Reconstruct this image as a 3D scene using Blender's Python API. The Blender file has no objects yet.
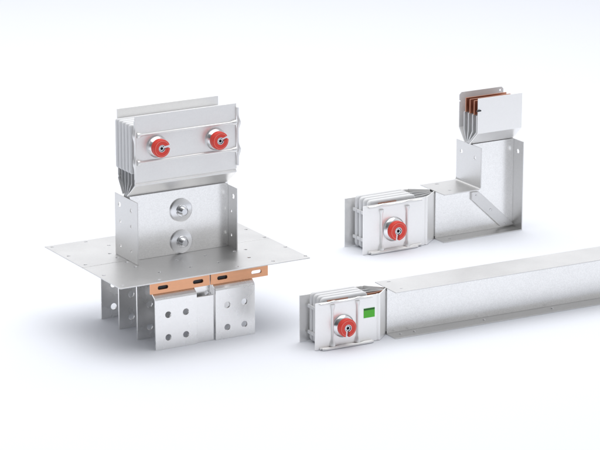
import bpy, bmesh, math, random
from mathutils import Vector, noise

random.seed(7)
scene = bpy.context.scene
COL = scene.collection
R = math.radians

# ------------------------------------------------------------------ materials
def new_mat(name):
    m = bpy.data.materials.new(name); m.use_nodes = True
    nt = m.node_tree
    return m, nt, nt.nodes['Principled BSDF']

def metal(name, base, rough, metallic=1.0, spangle=0.0, spangle_scale=160.0, rough_var=0.06, bump=0.0,
          brushed=None, smudge=0.04):
    m, nt, b = new_mat(name)
    N, Lk = nt.nodes, nt.links
    tc = N.new('ShaderNodeTexCoord')
    b.inputs['Metallic'].default_value = metallic
    # crystal grain of the zinc or tin coat
    vor = N.new('ShaderNodeTexVoronoi'); vor.inputs['Scale'].default_value = spangle_scale
    vor.feature = 'F1'; Lk.new(tc.outputs['Object'], vor.inputs['Vector'])
    sep = N.new('ShaderNodeSeparateColor'); Lk.new(vor.outputs['Color'], sep.inputs['Color'])
    # soft handling marks
    nz = N.new('ShaderNodeTexNoise'); nz.inputs['Scale'].default_value = 14; nz.inputs['Detail'].default_value = 6
    mp = N.new('ShaderNodeMapping')
    if brushed: mp.inputs['Scale'].default_value = brushed
    Lk.new(tc.outputs['Object'], mp.inputs['Vector']); Lk.new(mp.outputs['Vector'], nz.inputs['Vector'])
    a = N.new('ShaderNodeMapRange'); a.inputs['To Min'].default_value = -spangle; a.inputs['To Max'].default_value = spangle
    Lk.new(sep.outputs['Red'], a.inputs['Value'])
    s = N.new('ShaderNodeMapRange'); s.inputs['From Min'].default_value = .3; s.inputs['From Max'].default_value = .7
    s.inputs['To Min'].default_value = -smudge; s.inputs['To Max'].default_value = smudge
    Lk.new(nz.outputs['Fac'], s.inputs['Value'])
    add = N.new('ShaderNodeMath'); add.operation = 'ADD'
    Lk.new(a.outputs['Result'], add.inputs[0]); Lk.new(s.outputs['Result'], add.inputs[1])
    one = N.new('ShaderNodeMath'); one.operation = 'ADD'; one.inputs[1].default_value = 1.0
    Lk.new(add.outputs[0], one.inputs[0])
    mul = N.new('ShaderNodeVectorMath'); mul.operation = 'SCALE'
    mul.inputs[0].default_value = base; Lk.new(one.outputs[0], mul.inputs['Scale'])
    Lk.new(mul.outputs['Vector'], b.inputs['Base Color'])
    r = N.new('ShaderNodeMapRange'); r.inputs['From Min'].default_value = .3; r.inputs['From Max'].default_value = .7
    r.inputs['To Min'].default_value = rough - rough_var; r.inputs['To Max'].default_value = rough + rough_var
    Lk.new(nz.outputs['Fac'], r.inputs['Value']); Lk.new(r.outputs['Result'], b.inputs['Roughness'])
    if bump:
        fine = N.new('ShaderNodeTexNoise'); fine.inputs['Scale'].default_value = spangle_scale * 2.2
        fine.inputs['Detail'].default_value = 3
        Lk.new(tc.outputs['Object'], fine.inputs['Vector'])
        bp = N.new('ShaderNodeBump'); bp.inputs['Strength'].default_value = bump; bp.inputs['Distance'].default_value = .001
        Lk.new(fine.outputs['Fac'], bp.inputs['Height']); Lk.new(bp.outputs['Normal'], b.inputs['Normal'])
    return m

def plain(name, col, rough=.45, metallic=0.0, var=.03, spec=.5):
    m, nt, b = new_mat(name)
    N, Lk = nt.nodes, nt.links
    tc = N.new('ShaderNodeTexCoord')
    nz = N.new('ShaderNodeTexNoise'); nz.inputs['Scale'].default_value = 60; nz.inputs['Detail'].default_value = 5
    Lk.new(tc.outputs['Object'], nz.inputs['Vector'])
    mr = N.new('ShaderNodeMapRange'); mr.inputs['To Min'].default_value = 1 - var; mr.inputs['To Max'].default_value = 1 + var
    Lk.new(nz.outputs['Fac'], mr.inputs['Value'])
    mul = N.new('ShaderNodeVectorMath'); mul.operation = 'SCALE'; mul.inputs[0].default_value = col
    Lk.new(mr.outputs['Result'], mul.inputs['Scale']); Lk.new(mul.outputs['Vector'], b.inputs['Base Color'])
    b.inputs['Roughness'].default_value = rough; b.inputs['Metallic'].default_value = metallic
    b.inputs['Specular IOR Level'].default_value = spec
    return m

M = {}
M['zinc'] = metal('galvanised_sheet', (.865, .86, .848), .22, spangle=.055, spangle_scale=480, bump=.05, smudge=.028, rough_var=.03)
M['zinc_plate'] = metal('galvanised_flange', (.725, .722, .716), .38, spangle=.015, spangle_scale=330, bump=.03, smudge=.015, rough_var=.03)
M['clamp'] = metal('clamp_sheet', (.86, .855, .845), .34, metallic=.6, spangle=.012, spangle_scale=300, smudge=.012, rough_var=.03)
M['coated'] = metal('pale_coated_sheet', (.96, .955, .945), .32, metallic=.68, spangle=.008, spangle_scale=300, smudge=.01, rough_var=.03)
M['tin'] = metal('tinned_bar', (.93, .924, .912), .28, spangle=.01, spangle_scale=200, bump=.0, brushed=(1.5, 2, 1.2), smudge=.02, rough_var=.03)
M['steel'] = metal('bright_steel', (.72, .73, .75), .24, spangle=.0, bump=.0)
M['washer'] = metal('washer_steel', (.86, .865, .875), .22, spangle=.0, bump=.0)
M['copper'] = metal('copper_strip', (.83, .435, .255), .36, spangle=.01, bump=.03, brushed=(1, 4, 8))
M['copper_dark'] = metal('bare_copper_end', (.55, .27, .18), .42, spangle=.02, bump=.03)
M['polymer'] = plain('white_insulating_polymer', (.73, .735, .745), .42)
M['sleeve'] = plain('grey_bar_sleeve', (.66, .665, .67), .45, metallic=.3)
M['rib'] = metal('pressed_rib', (.87, .868, .862), .38, metallic=.75, spangle=0)
M['red'] = plain('red_cap_plastic', (.80, .050, .030), .32)
M['red_ring'] = plain('pale_red_edge', (.86, .19, .15), .35)
M['painted'] = plain('pale_painted_sheet', (.80, .80, .80), .5)
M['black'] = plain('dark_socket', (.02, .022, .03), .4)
M['green'] = plain('green_sticker', (.095, .56, .035), .5)
M['dark_green'] = plain('dark_green_print', (.012, .13, .012), .5)

# ------------------------------------------------------------------ mesh helpers
def finish(name, bm, mat, parent, bevel=0.0, segs=2):
    bmesh.ops.remove_doubles(bm, verts=bm.verts, dist=1e-6)
    bmesh.ops.recalc_face_normals(bm, faces=bm.faces)
    me = bpy.data.meshes.new(name); bm.to_mesh(me); bm.free()
    me.materials.append(M[mat] if isinstance(mat, str) else mat)
    for p in me.polygons: p.use_smooth = True
    me.set_sharp_from_angle(angle=R(32))
    o = bpy.data.objects.new(name, me); COL.objects.link(o)
    if parent is not None: o.parent = parent
    if bevel:
        b = o.modifiers.new('edge', 'BEVEL'); b.width = bevel; b.segments = segs
        b.limit_method = 'ANGLE'; b.angle_limit = R(32); b.harden_normals = True
    return o

def root(name, loc, rz, label, cat):
    o = bpy.data.objects.new(name, None); COL.objects.link(o)
    o.location = loc; o.rotation_euler = (0, 0, rz); o.empty_display_size = .05
    o['label'] = label; o['category'] = cat
    return o

def circle(cx, cy, r, n=20, ry=None):
    ry = ry or r
    return [(cx + r*math.cos(2*math.pi*i/n), cy + ry*math.sin(2*math.pi*i/n)) for i in range(n)]

def slot(cx, cy, half, r, n=8):
    p = []
    for i in range(n+1): t = -math.pi/2 + math.pi*i/n; p.append((cx + half + r*math.cos(t), cy + r*math.sin(t)))
    for i in range(n+1): t = math.pi/2 + math.pi*i/n; p.append((cx - half + r*math.cos(t), cy + r*math.sin(t)))
    return p

def rrect(u0, v0, u1, v1, r, n=5):
    p = []
    for cx, cy, a in ((u1-r, v0+r, -90), (u1-r, v1-r, 0), (u0+r, v1-r, 90), (u0+r, v0+r, 180)):
        for i in range(n+1):
            t = R(a + 90*i/n); p.append((cx + r*math.cos(t), cy + r*math.sin(t)))
    return p

def rect(u0, v0, u1, v1): return [(u0, v0), (u1, v0), (u1, v1), (u0, v1)]

def sheet(bm, outline, holes, f, d0, d1):
    """flat plate with through holes; f(u, v, d) maps to 3D"""
    loops = [outline] + list(holes)
    rings = []
    for d in (d0, d1):
        es = []; rr = []
        for lp in loops:
            vs = [bm.verts.new(f(u, v, d)) for u, v in lp]
            rr.append(vs)
            es += [bm.edges.new((vs[i], vs[(i+1) % len(vs)])) for i in range(len(vs))]
        if holes: bmesh.ops.triangle_fill(bm, use_beauty=True, use_dissolve=False, edges=es)
        else: bm.faces.new(rr[0])
        rings.append(rr)
    for a, b in zip(*rings):
        n = len(a)
        for i in range(n): bm.faces.new((a[i], a[(i+1) % n], b[(i+1) % n], b[i]))

XZ = lambda u, v, d: (u, d, v)      # plate facing y
XY = lambda u, v, d: (u, v, d)      # plate facing z
YZ = lambda u, v, d: (d, u, v)      # plate facing x

def ribbon(bm, prof, t, f, w0, w1):
    """bent strip: open profile of (p, q) points with thickness t, swept from w0 to w1; f(p, q, w)"""
    n = len(prof); off = []
    for i in range(n):
        a = Vector(prof[max(0, i-1)]); b = Vector(prof[i]); c = Vector(prof[min(n-1, i+1)])
        d1 = (b-a).normalized() if i else (c-b).normalized()
        d2 = (c-b).normalized() if i < n-1 else d1
        n1 = Vector((-d1.y, d1.x)); n2 = Vector((-d2.y, d2.x))
        m = (n1+n2).normalized(); off.append(b + m*t/max(.4, m.dot(n1)))
    A = [[bm.verts.new(f(p[0], p[1], w)) for p in prof] for w in (w0, w1)]
    B = [[bm.verts.new(f(p[0], p[1], w)) for p in off] for w in (w0, w1)]
    for i in range(n-1):
        bm.faces.new((A[0][i], A[0][i+1], A[1][i+1], A[1][i]))
        bm.faces.new((B[0][i], B[0][i+1], B[1][i+1], B[1][i]))
        for k in (0, 1): bm.faces.new((A[k][i], A[k][i+1], B[k][i+1], B[k][i]))
    for i in (0, n-1): bm.faces.new((A[0][i], A[1][i], B[1][i], B[0][i]))

def lathe_y(bm, cx, cz, prof, n=40):
    """prof: (radius, y) list, closed on the axis when radius is 0"""
    rings = []
    for r, y in prof:
        if r < 1e-7: rings.append([bm.verts.new((cx, y, cz))])
        else: rings.append([bm.verts.new((cx + r*math.cos(2*math.pi*i/n), y, cz + r*math.sin(2*math.pi*i/n))) for i in range(n)])
    for a, b in zip(rings, rings[1:]):
        for i in range(n):
            j = (i+1) % n
            if len(a) == 1 and len(b) == 1: continue
            if len(a) == 1: bm.faces.new((a[0], b[i], b[j]))
            elif len(b) == 1: bm.faces.new((a[i], a[j], b[0]))
            else: bm.faces.new((a[i], a[j], b[j], b[i]))

def tube(bm, pts, rad, n=12):
    pts = [Vector(p) for p in pts]
    rads = rad if isinstance(rad, (list, tuple)) else [rad]*len(pts)
    rings = []; ref = Vector((.31, .83, .47))
    for i, p in enumerate(pts):
        d = (pts[min(i+1, len(pts)-1)] - pts[max(0, i-1)]).normalized()
        u = (ref - d*ref.dot(d)).normalized(); v = d.cross(u)
        rings.append([bm.verts.new(p + (u*math.cos(2*math.pi*k/n) + v*math.sin(2*math.pi*k/n))*rads[i]) for k in range(n)])
    for a, b in zip(rings, rings[1:]):
        for i in range(n):
            j = (i+1) % n; bm.faces.new((a[i], a[j], b[j], b[i]))
    bm.faces.new(rings[0]); bm.faces.new(rings[-1])

def box(bm, x0, x1, y0, y1, z0, z1):
    sheet(bm, rect(x0, z0, x1, z1), [], XZ, y0, y1)

# ------------------------------------------------------------------ clamp bolt with slotted red cap
def clamp_bolt(parent, cx, cz, y, rw, rc, proud, ang, big_boss=False):
    """washer on the sheet at depth y, cap face `proud` in front; slot opens at angle ang in the xz plane"""
    hexr = rc*.31
    bm = bmesh.new()
    hx = [(cx + hexr*math.cos(R(60*i + 12)), cz + hexr*math.sin(R(60*i + 12))) for i in range(6)]
    sheet(bm, hx, [circle(cx, cz, hexr*.55, 12)], XZ, y - proud*.93, y - proud*.60)
    lathe_y(bm, cx, cz, [(0, y - proud*.62), (hexr*.9, y - proud*.62), (hexr*.9, y - .001), (0, y - .001)], 20)
    bolt = finish('clamp_bolt', bm, 'steel', parent, .0005)
    bm = bmesh.new()
    lathe_y(bm, cx, cz, [(0, y - proud*.745), (hexr*.52, y - proud*.745), (hexr*.52, y - proud*.70), (0, y - proud*.70)], 12)
    finish('socket', bm, 'black', bolt)
    bm = bmesh.new()
    h = proud*.42
    lathe_y(bm, cx, cz, [(hexr, y - .0003), (rw, y - .0003), (rw, y - h*.28), (rw*.985, y - h*.36), (rw*.80, y - h), (rw*.76, y - h*1.04), (hexr, y - h*1.04), (hexr, y-.0003)], 56)
    finish('washer', bm, 'washer', bolt)
    # C shaped cap
    def cshape(ro, ri, sw):
        p = []; a0 = math.asin(min(.95, sw/ro)); b0 = math.asin(min(.95, sw/ri))
        n = 44
        for i in range(n+1): t = ang + a0 + (2*math.pi - 2*a0)*i/n; p.append((cx + ro*math.cos(t), cz + ro*math.sin(t)))
        m = 22
        for i in range(m+1): t = ang + (2*math.pi - b0) - (2*math.pi - 2*b0)*i/m; p.append((cx + ri*math.cos(t), cz + ri*math.sin(t)))
        return p
    bm = bmesh.new()
    sheet(bm, cshape(rc, rc*.41, rc*.17), [], XZ, y - proud, y - h*1.05)
    finish('red_cap', bm, 'red', bolt, rc*.07, 3)
    bm = bmesh.new()
    sheet(bm, cshape(rc*.88, rc*.80, rc*.20), [], XZ, y - proud - .0007, y - proud + .0006)
    finish('cap_ring', bm, 'red_ring', bolt, .0003)
    bm = bmesh.new()          # pale liner seen in the bore and the slot
    sheet(bm, cshape(rc*.405, rc*.34, rc*.165), [], XZ, y - proud*.985, y - h*1.06)
    sx, sz = math.cos(ang), math.sin(ang)
    def F(u, v, d): return (cx + u*sx - v*sz, d, cz + u*sz + v*sx)
    sheet(bm, rect(rc*.36, -rc*.165, rc*.97, rc*.165), [], F, y - proud*.80, y - h*1.06)
    finish('slot_liner', bm, 'steel', bolt)
    return bolt

# ------------------------------------------------------------------ the plate pack joint
def joint(parent, T, a1, a2, w0, w1, y0, y1, yw, ywb, ins, ins_a, ins_w, ins_t, wall, plate_mat, rib_mode, rib_pos, seed):
    """T(a, w, y) -> xyz; a runs outward from the duct end, w across, y in depth (towards the back)."""
    t = .0026
    def fold(y, ye, sgn):
        # sheet: tab inside the duct, sloping skirt, small pressed groove, flat plate
        g = .0022*sgn
        return [(.0004, ye), (a1, y), (a1 + .0035, y), (a1 + .0065, y + g), (a1 + .0095, y), (a2, y)]
    f = lambda p, q, w: T(p, w, q)
    bm = bmesh.new()
    ribbon(bm, fold(y0, yw + .0032, 1), t, f, w0, w1)
    front = finish('clamp_plate', bm, plate_mat, parent, .0005)
    bm = bmesh.new()
    ribbon(bm, fold(y1, ywb - .0032, -1), -t, f, w0, w1)
    back = finish('clamp_plate', bm, plate_mat, parent, .0005)
    for yy, s in ((yw + .0032, 1), (ywb - .0032, -1)):      # narrower tongue that slips inside the duct
        bm = bmesh.new()
        ribbon(bm, [(-.016, yy), (.0003, yy)], t*s, f, w0 + .007, w1 - .007)
        finish('tongue', bm, plate_mat, front if s > 0 else back)
    # insulating plates
    n = len(ins)
    for k, yc in enumerate(ins):
        bm = bmesh.new()
        sheet(bm, rrect(ins_a[0], ins_w[0], ins_a[1], ins_w[1], wall.get('corner', .011)), [], lambda u, v, d: T(u, v, d), yc - ins_t/2, yc + ins_t/2)
        pl = finish('insulating_plate', bm, 'polymer', parent, ins_t*.36, 3)
        # spacer lugs on the outer edge of each plate
        for wv in wall['lugs']:
            bm = bmesh.new()
            wc = w0 + (w1-w0)*wv
            sheet(bm, rect(ins_a[1] - .002, wc - .004, ins_a[1] + .003, wc + .004), [], lambda u, v, d: T(u, v, d), yc - ins_t*.62, yc + ins_t*.62)
            finish('spacer_lug', bm, 'polymer', pl, .0006)
    # conductors fanning out of the duct into the plate pack
    gap0, gap1 = yw + .0075, ywb - .0075
    for k, yc in enumerate(ins):
        yb = gap0 + (gap1-gap0)*(k/(n-1) if n > 1 else .5)
        bm = bmesh.new()
        ribbon(bm, [(-.020, yb), (.001, yb), (a1*.92, yc), (ins_a[0] + .012, yc)], .0026, f, w0 + .0058, w1 - .0058)
        cb = finish('conductor_bar', bm, 'copper_dark' if k == wall.get('bare', -1) else 'sleeve', parent, .0004)
    # thin copper strip lying between the front plate and the first insulating plate
    bm = bmesh.new()
    yc = y0 + t + .0036
    sa, sb = wall.get('shim', (ins_a[0] + .02, ins_a[1] - .02))
    sheet(bm, rect(sa, w0 + .004, sb, w1 + .0012), [], lambda u, v, d: T(u, v, d), yc - .0012, yc + .0012)
    finish('copper_shim', bm, 'copper_dark', parent)
    # pressed ribs with flared ends, lying across the front plate
    for ap in rib_pos:
        bm = bmesh.new()
        rr = wall['rib_r']; e = wall['rib_end']
        ws = [e[0], e[0] + .004, e[0] + .010, e[0] + .016, e[1] - .016, e[1] - .010, e[1] - .004, e[1]]
        rads = [rr*1.9, rr*2.1, rr*1.45, rr*.85, rr*.85, rr*1.45, rr*2.1, rr*1.9] if rib_mode == 'h' else [rr*2.3, rr*2.3, rr*1.7, rr*.9, rr*.9, rr*1.3, rr*1.8, rr*1.7]
        tube(bm, [T(ap, w, y0 - rr*.55) for w in ws], rads, 14)
        finish('rib', bm, 'rib', front)
    # wavy spring clips along both edges, and their rod below
    for side, wv, s in (('a', w0, -1), ('b', w1, 1)):
        bm = bmesh.new()
        rng = random.Random(seed + s)
        pts = []; N = 28
        lo, hi = wall['clip']
        for i in range(N+1):
            a = lo + (hi-lo)*i/N
            near = min(abs(a - q) for q in rib_pos)
            lift = .0030*math.exp(-(near/.010)**2)
            pts.append(T(a, wv + s*(.0002 + lift*wall.get('wave', 1)) + wall['clip_in']*(-s), y0 - .0035 - .8*lift))
        rads = [wall['clip_r']*(1 + .45*math.exp(-(min(abs(lo + (hi-lo)*i/N - q) for q in rib_pos)/.008)**2)) for i in range(N+1)]
        tube(bm, pts, rads, 10)
        finish('edge_clip', bm, 'rib', front)
    return front

# ------------------------------------------------------------------ 1. flanged end unit
Lr = root('busbar_flange_unit', (-.408, 6.591, 0), R(30.189),
          'tall metal busbar end unit with two red caps, a wide flange and copper strips', 'busbar unit')
zp, tp = .1727, .0028
W, Dp = .5, .3979
ym = Dp/2 - .005
allh = [(.014,.385),(.014,.296),(.016,.211),(.0145,.112),(.015,.018),(.103,.385),(.107,.266),(.107,.226),(.109,.182),(.109,.138),(.137,.330),
        (.138,.0715),(.109,.0172),(.219,.0714),(.294,.1385),(.2940,.0715),(.371,.1340),(.401,.135),(.375,.0718),(.314,.0200),(.488,.2876),(.492,.2047),(.4934,.106),(.4965,.0165),(.409,.0171),
        (.401,.182),(.401,.226),(.401,.266),(.205,.385),(.307,.385),(.400,.385),(.488,.385),(.219,.1385)]
for lo, hi in ((0, ym - .0009), (ym + .0009, Dp)):
    bm = bmesh.new()
    hs = [circle(x, y, .0042, 12) for x, y in allh if lo + .004 < y < hi - .004]
    sheet(bm, rect(0, lo, W, hi), hs, XY, zp - tp, zp)
    finish('flange_plate', bm, 'zinc_plate', Lr, .0006)
# duct sleeve: two side plates, two webs set back between them
x0, x1, yf, yb, yw, zt = .1184, .3845, .1427, .2577, .1837, .3233
ywb = yf + yb - yw
ts = .0028
hl = [circle(.2338, .2993, .0062, 16), circle(.1745, .2975, .0048, 14), circle(.2304, .259, .0034, 12), circle(.1755, .259, .0034, 12),
      circle(.2305, .1995, .0034, 12), circle(.1755, .1995, .0034, 12)]
bm = bmesh.new(); sheet(bm, rect(yf, zp + .0003, yb, zt), hl, YZ, x0, x0 + ts); finish('side_plate', bm, 'zinc_plate', Lr, .0006)
hr = [circle(.1590, .3004, .0058, 16), circle(.1688, .2623, .0032, 12), circle(.1692, .203, .0032, 12), circle(.226, .299, .0058, 16)]
bm = bmesh.new(); sheet(bm, rect(yf, zp + .0003, yb, zt), hr, YZ, x1 - ts, x1); finish('side_plate', bm, 'zinc_plate', Lr, .0006)
bm = bmesh.new(); sheet(bm, rect(x0 + ts + .0002, zp + .0003, x1 - ts - .0002, zt + .0052), [], XZ, yw, yw + ts); finish('duct_web', bm, 'zinc', Lr)
bm = bmesh.new(); sheet(bm, rect(x0 + ts + .0002, zp + .0003, x1 - ts - .0002, zt + .0052), [], XZ, ywb - ts, ywb); finish('duct_web', bm, 'zinc', Lr)
for zc in (.2785, .2019):
    cx = .2542
    bm = bmesh.new()
    prof = [(0, yw - .0205), (.0070, yw - .0205), (.0098, yw - .0185)]
    k = 0; yy = yw - .0175
    while yy < yw - .004:
        prof += [(.0106, yy), (.0098, yy + .0008)]; yy += .0016
    prof += [(.0106, yw - .003), (0, yw - .003)]
    lathe_y(bm, cx, zc, prof, 28)
    st = finish('stud', bm, 'steel', Lr)
    bm = bmesh.new()
    lathe_y(bm, cx, zc, [(0, yw - .0046), (.0265, yw - .0046), (.0283, yw - .0036), (.0283, yw - .0002), (0, yw - .0002)], 56)
    finish('washer', bm, 'washer', st)
    bm = bmesh.new()
    lathe_y(bm, cx, zc, [(.0095, yw - .0075), (.0135, yw - .0075), (.0145, yw - .0065), (.0145, yw - .0047), (.0095, yw - .0047)], 32)
    finish('collar', bm, 'washer', st)
# plate pack on top
TL = lambda a, w, y: (w, y, zt + .0055 + a)
base = zt + .0055
joint(Lr, TL, .0339, .5293 - base, .1161, .3836, .1445, .2352, yw, ywb,
      [.1590, .1755, .1920, .2085, .2250], (.3900 - base, .5085 - base), (.1085, .3890), .0135,
      dict(lugs=(), corner=.0065, rib_r=.0034, rib_end=(.1205, .3815), clip=(.380 - base, .520 - base), clip_in=-.0012, clip_r=.0030), 'clamp', 'h',
      [.4840 - base, .4185 - base], 3)
clamp_bolt(Lr, .1728, .4520, .1445, .0262, .0212, .027, R(8))
clamp_bolt(Lr, .3268, .4505, .1445, .0262, .0212, .027, R(20))
# copper strips under the front edge of the flange
for xa, xb, s in ((.0945, .2492, (.1266, .2186)), (.2520, .4046, (.2826, .3736))):
    bm = bmesh.new()
    sheet(bm, rect(xa, .1338, xb, zp - tp - .0004), [slot(c, .1472, .0090, .0044) for c in s], XZ, .0335, .0385)
    finish('copper_strip', bm, 'copper', Lr, .0006)
bm = bmesh.new(); sheet(bm, rect(.1035, .1352, .2470, zp - tp - .0010), [], XZ, .0387, .0398); finish('slot_shade_strip', bm, 'black', Lr)  # black strips added behind the copper so its slots look shaded
bm = bmesh.new(); sheet(bm, rect(.2560, .1352, .3560, zp - tp - .0010), [], XZ, .0387, .0398); finish('slot_shade_strip', bm, 'black', Lr)
# tinned connection bars
HR = .0076
def bent_bar(xa, xb, yfr, zbend, yback, ztop, holes, z0=0.0, tab_hole=None, t=.0045):
    bm = bmesh.new()
    sheet(bm, rect(xa, z0, xb, zbend), [circle(x, z, HR, 20) for x, z in holes], XZ, yfr, yfr + t)
    # joggle: rolls back over a rounded bend, then straight up behind the copper strip
    prof = [(yfr, zbend)]; n = 8; top = R(54); r1 = .0075; zs = zbend + .001
    for i in range(n+1):
        a = top*i/n; prof.append((yfr + r1 - r1*math.cos(a), zs + r1*math.sin(a)))
    py, pz = prof[-1]
    # second bend, curving back to vertical and ending at yback
    r2 = .0060
    ye = yback - (r2 - r2*math.cos(top)); ze = pz + (ye - py)/math.tan(top)
    for i in range(n+1):
        a = top*(1 - i/n); prof.append((yback - (r2 - r2*math.cos(a)), ze + r2*(math.sin(top) - math.sin(a))))
    prof.append((yback, ztop))
    ribbon(bm, prof, -t, lambda p, q, w: (w, p, q), xa, xb)
    bmesh.ops.remove_doubles(bm, verts=bm.verts, dist=2e-6)
    inner = [fc for fc in bm.faces if all(abs(v.co.z - zbend) < 1e-5 for v in fc.verts)]   # the joint must be open inside
    bmesh.ops.delete(bm, geom=inner, context='FACES_ONLY')
    return bm
zt_b = zp - tp - .0004
o = finish('connection_bar', bent_bar(.1018, .2105, .0250, .1180, .0402, zt_b, [(.1349, .0822), (.1812, .0822), (.1349, .0272), (.1812, .0272)]), 'tin', Lr, .0007)
o = finish('connection_bar', bent_bar(.2595, .3645, .0250, .1180, .0402, zt_b, [(.2905, .0818), (.3360, .0826), (.2905, .0272), (.3358, .0276)]), 'tin', Lr, .0007)
# plain bar behind the gap, stepped back near its top
bm = bmesh.new()
sheet(bm, rect(.2125, .0, .2570, .1105), [], XZ, .0300, .0345)
finish('connection_bar', bm, 'tin', Lr, .0007)
bm = bmesh.new()
sheet(bm, rect(.2040, .0, .2575, zt_b), [circle(.2490, .1118, .0058, 18)], XZ, .0480, .0525)
finish('connection_bar', bm, 'tin', Lr, .0007)
for yr in (.119, .2125, .306):
    for xa, xb, hx in ((.1025, .2105, (.1355, .1812)), (.2595, .3645, (.2905, .3360))):
        bm = bmesh.new()
        sheet(bm, rect(xa, 0, xb, zt_b), [circle(x, z, HR, 20) for x in hx for z in (.0272, .0820)], XZ, yr, yr + .0045)
        finish('connection_bar', bm, 'tin', Lr, .0007)

# ------------------------------------------------------------------ 2. straight trunking
Sr = root('busbar_trunking', (.2226, 6.7508, 0), R(28.409),
          'long straight galvanised busbar trunking with one red cap and a green sticker', 'busbar trunking')
SD, SH, Syw, XE = .0982, .1144, .0407, .86
t = .0024
Syb = SD - Syw
bm = bmesh.new()
sheet(bm, rect(0, 0, XE, SD), [slot(.0295, .0837, .0022, .0032), slot(.0285, .0228, .0014, .0022), circle(.2587, .0837, .0024, 12), circle(.2587, .0228, .0016, 12)][:2], XY, SH - t, SH)
finish('flange', bm, 'zinc_plate', Sr, .0006)
bm = bmesh.new()
sheet(bm, rect(0, 0, XE, SD), [], XY, .0, t)
low = finish('flange', bm, 'zinc_plate', Sr, .0006)
for xx in (.028, .0662, .2587, .4512, .6437):
    bm = bmesh.new()
    for q in range(1):
        n = 16; rings = []
        for r, z in ((.0032, t), (.0030, t + .0011), (.0018, t + .0019)):
            rings.append([bm.verts.new((xx + r*math.cos(2*math.pi*i/n), .0243 + r*math.sin(2*math.pi*i/n), z)) for i in range(n)])
        for a, b in zip(rings, rings[1:]):
            for i in range(n): bm.faces.new((a[i], a[(i+1) % n], b[(i+1) % n], b[i]))
        bm.faces.new(rings[-1])
    finish('rivet', bm, 'washer', low)
for ya in (Syw, Syb - t):
    bm = bmesh.new(); sheet(bm, rect(0.0006, t + .0002, XE, SH - t - .0002), [], XZ, ya, ya + t); finish('duct_web', bm, 'zinc', Sr)
TS = lambda a, w, y: (-a, y, w)
fr = joint(Sr, TS, .0347, .2071, .0008, SH - .0006, .0111, .0888, Syw, Syb,
      [.0245, .0405, .0565, .0725], (.0640, .1870), (.0030, .1215), .0125,
      dict(lugs=(.22, .78), bare=1, shim=(.118, .172), rib_r=.0030, rib_end=(.0060, .1065), clip=(.058, .196), clip_in=.0032, clip_r=.0026), 'coated', 'v',
      [.1621, .0958], 5)
clamp_bolt(Sr, -.1334, .0505, .0111, .0275, .0218, .0245, R(-96))
bm = bmesh.new(); tube(bm, [TS(.0575, .0034, .0035), TS(.070, .0034, .0015), TS(.185, .0034, .0012), TS(.1925, .0034, .0035)], .0030, 10)
finish('retaining_rod', bm, 'rib', Sr)
bm = bmesh.new(); sheet(bm, rect(-.0790, .0603, -.0497, .0832), [], XZ, .0104, .0111); lab = finish('sticker', bm, 'green', Sr)
bm = bmesh.new(); sheet(bm, rect(-.0786, .0788, -.0501, .0828), [], XZ, .0099, .01035)
finish('printed_band', bm, 'dark_green', lab)

# ------------------------------------------------------------------ 3. elbow
Er = root('busbar_elbow', (.3732, 7.5646, 0), R(30.430),
          'angled metal busbar elbow with one red cap, rising to bare copper ends', 'busbar elbow')
ED, EH, Eyw, EW, Ext, EV = .1163, .130, .0428, .2463, .1116, .2395
Eyb = ED - Eyw
t = .0026
# inner angle: a horizontal and a vertical plate with a tight rounded bend
bm = bmesh.new()
prof = [(0, EH), (Ext - .007, EH)]
for i in range(1, 6):
    a = R(90*i/6); prof.append((Ext - .007 + .007*math.sin(a), EH + .007 - .007*math.cos(a)))
prof += [(Ext, EH + .007), (Ext, EV)]
# separate plates carry the holes, the bend joins them
sheet(bm, rect(0, 0, Ext - .007, ED), [slot(.0426, .1010, .0024, .0038), slot(.0362, .0301, .0016, .0030)], XY, EH - t, EH)
sheet(bm, rect(0, EH + .007, ED, EV), [circle(.0924, .2119, .0056, 16), circle(.028, .2075, .0050, 16)], YZ, Ext, Ext + t)
ribbon(bm, prof[1:-1], -t, lambda p, q, w: (p, w, q), 0, ED)
finish('inner_angle', bm, 'zinc_plate', Er, .0005)
bm = bmesh.new()
sheet(bm, rect(0, 0, EW, ED), [slot(.0311, .0202, .0018, .0028)], XY, 0, t)
finish('outer_flange', bm, 'zinc_plate', Er, .0005)
bm = bmesh.new()
sheet(bm, rect(0, t + .0002, ED, EV), [circle(.0238, .2096, .0058, 16), circle(.0925, .2096, .0058, 16)], YZ, EW - t, EW)
finish('outer_flange', bm, 'zinc_plate', Er, .0005)
for ya in (Eyw, Eyb - t):
    bm = bmesh.new()
    sheet(bm, [(.0006, t + .0002), (EW - t - .0002, t + .0002), (EW - t - .0002, EV + .0009), (Ext + t + .0002, EV + .0009), (Ext + t + .0002, EH - t - .0003), (.0006, EH - t - .0003)], [], XZ, ya, ya + t)
    finish('duct_web', bm, 'zinc', Er)
bm = bmesh.new()
st = [(.1100, .0925), (.2020, .0075), (.2365, .0075), (.2425, .0100), (.1322, .1115), (.1100, .1130)]
sheet(bm, st, [], XZ, Eyw - .0066, Eyw - .0003)
strip = finish('corner_strip', bm, 'zinc_plate', Er, .0005)
for cx, cz, r in ((.1230, .1026, .0027), (.1690, .0582, .0033), (.2137, .0150, .0028)):
    bm = bmesh.new(); yy = Eyw - .0067
    lathe_y(bm, cx, cz, [(0, yy - .0014), (r*.6, yy - .0012), (r, yy - .0004), (r, yy), (0, yy)], 18)
    finish('rivet', bm, 'washer', strip)
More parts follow.
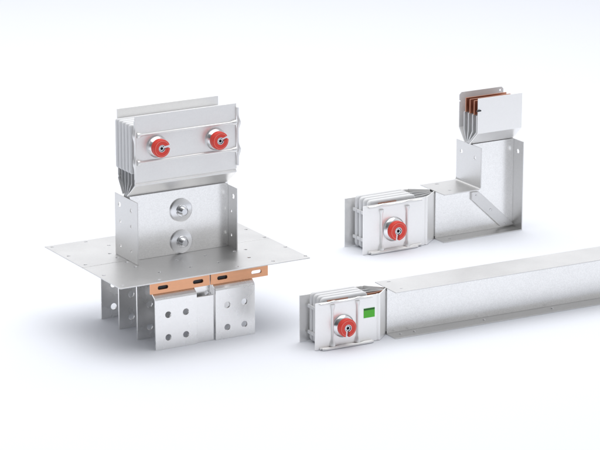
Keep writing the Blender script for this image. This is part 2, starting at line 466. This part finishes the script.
# lower plate pack
TE = lambda a, w, y: (-a, y, w)
joint(Er, TE, .0456, .2410, .0008, EH - .0006, .0086, .1018, Eyw, Eyb,
      [.0250, .0442, .0634, .0826], (.0760, .2185), (.0035, .1385), .0145,
      dict(lugs=(.22, .78), shim=(.138, .192), rib_r=.0034, rib_end=(.0070, .1150), clip=(.066, .226), clip_in=.0050, clip_r=.0030), 'coated', 'v',
      [.1870, .1086], 9)
clamp_bolt(Er, -.1495, .0575, .0086, .0320, .0252, .0255, R(-98), True)
bm = bmesh.new(); tube(bm, [TE(.080, .0037, .0010), TE(.092, .0037, -.001), TE(.212, .0037, -.001), TE(.222, .0037, .001)], .0033, 10)
finish('retaining_rod', bm, 'rib', Er)
# upper open end: front and back guard sheets, bars with bare copper ends between them
base_e = EV + .0012
TU = lambda a, w, y: (w, y, base_e + a)
ux0, ux1 = .1061, .2437
fU = lambda p, q, w: TU(p, w, q)
g0 = .2764 - base_e; gt = .3698 - base_e
bm = bmesh.new()
ribbon(bm, [(0, Eyw + .0032), (g0, .0086), (gt, .0086)], .0024, fU, ux0, ux1)
finish('guard_sheet', bm, 'coated', Er, .0005)
bm = bmesh.new()
ribbon(bm, [(0, Eyb - .0032), (g0, .0981)], -.0024, fU, ux0, ux1)
out = [(ux0, g0 + .0001), (ux1, g0 + .0001), (ux1, gt - .006), (ux1 - .006, gt), (ux0 + .006, gt), (ux0, gt - .006), (ux0, gt - .0215), (ux0 + .0035, gt - .0220), (ux0 + .0035, gt - .0245), (ux0, gt - .0250)]
sheet(bm, out, [circle(ux1 - .010, gt - .009, .0028, 12)], lambda u, v, d: TU(v, u, d), .0957, .0981)
finish('guard_sheet', bm, 'painted', Er, .0005)
ub = (.0175, .0365, .0560, .0755)
for k, yc in enumerate(ub):
    yb_ = Eyw + .0085 + (Eyb - Eyw - .017)*k/3
    bm = bmesh.new()
    ribbon(bm, [(.0004, yb_), (.002, yb_), (g0*.97, yc), (.3215 - base_e, yc)], .0050, fU, ux0 + .003, ux1 - .004)
    br = finish('conductor_bar', bm, 'sleeve', Er, .0006)
    bm = bmesh.new()
    sheet(bm, rect(ux0 + .0042, .3216, ux1 - .007, .3595), [], XZ, yc - .0045, yc - .0008)
    finish('copper_end', bm, 'copper_dark', br, .0005)
bm = bmesh.new()
tube(bm, [(.1000, .0052, .3385), (.1125, .0052, .3385)], .0022, 10)
finish('lock_pin', bm, 'black', Er)

# ------------------------------------------------------------------ floor
m, nt, b = new_mat('studio_floor')
N, Lk = nt.nodes, nt.links
tc = N.new('ShaderNodeTexCoord'); nz = N.new('ShaderNodeTexNoise'); nz.inputs['Scale'].default_value = 3; nz.inputs['Detail'].default_value = 4
Lk.new(tc.outputs['Object'], nz.inputs['Vector'])
mr = N.new('ShaderNodeMapRange'); mr.inputs['To Min'].default_value = .995; mr.inputs['To Max'].default_value = 1.005
Lk.new(nz.outputs['Fac'], mr.inputs['Value'])
mul = N.new('ShaderNodeVectorMath'); mul.operation = 'SCALE'; mul.inputs[0].default_value = (.80, .820, .868)
Lk.new(mr.outputs['Result'], mul.inputs['Scale']); Lk.new(mul.outputs['Vector'], b.inputs['Base Color'])
b.inputs['Roughness'].default_value = .9; b.inputs['Specular IOR Level'].default_value = .1
bm = bmesh.new()
vs = [bm.verts.new((x, y, 0)) for x, y in ((-25, -18), (25, -18), (25, 32), (-25, 32))]; bm.faces.new(vs)
fl = finish('floor', bm, m, None)
fl['kind'] = 'structure'; fl['label'] = 'plain white studio floor'; fl['category'] = 'floor'

# ------------------------------------------------------------------ light: a bright studio room and one big overhead softbox
w = bpy.data.worlds.new('World'); scene.world = w; w.use_nodes = True
nt = w.node_tree; N, Lk = nt.nodes, nt.links
bg = N['Background']
tc = N.new('ShaderNodeTexCoord'); sp = N.new('ShaderNodeVectorMath'); sp.operation = 'DOT_PRODUCT'; sp.inputs[1].default_value = (.5, .87, 0); Lk.new(tc.outputs['Generated'], sp.inputs[0])
mr = N.new('ShaderNodeMapRange'); mr.inputs['From Min'].default_value = -1; mr.inputs['From Max'].default_value = 1
Lk.new(sp.outputs['Value'], mr.inputs['Value'])
cr = N.new('ShaderNodeValToRGB')
cr.color_ramp.elements[0].position = 0.0; cr.color_ramp.elements[0].color = (.05, .052, .055, 1)
cr.color_ramp.elements[1].position = 1.0; cr.color_ramp.elements[1].color = (1.0, 1.01, 1.045, 1)
Lk.new(mr.outputs['Result'], cr.inputs['Fac']); Lk.new(cr.outputs['Color'], bg.inputs['Color'])
bg.inputs['Strength'].default_value = 1.04

def area(name, loc, target, size, power, col=(1, 1, 1), sy=None):
    l = bpy.data.lights.new(name, 'AREA'); l.energy = power; l.color = col; l.size = size
    if sy: l.shape = 'RECTANGLE'; l.size_y = sy
    o = bpy.data.objects.new(name, l); COL.objects.link(o); o.location = loc
    o.rotation_euler = (Vector(target) - Vector(loc)).to_track_quat('-Z', 'Y').to_euler()
    return o
area('overhead_softbox', (-.5, 8.0, 4.5), (-.4, 8.0, 0), 6.5, 275)


# ------------------------------------------------------------------ camera
cd = bpy.data.cameras.new('camera'); cam = bpy.data.objects.new('camera', cd); COL.objects.link(cam)
cam.location = (0, 0, 2.1738); cam.rotation_euler = (R(90 - 15.6905), 0, 0)
cd.sensor_width = 36; cd.lens = 36*3032.64/600; cd.clip_end = 200; cd.clip_start = .05
scene.camera = cam
scene.view_settings.view_transform = 'Standard'; scene.view_settings.look = 'None'
scene.view_settings.exposure = 0; scene.view_settings.gamma = 1
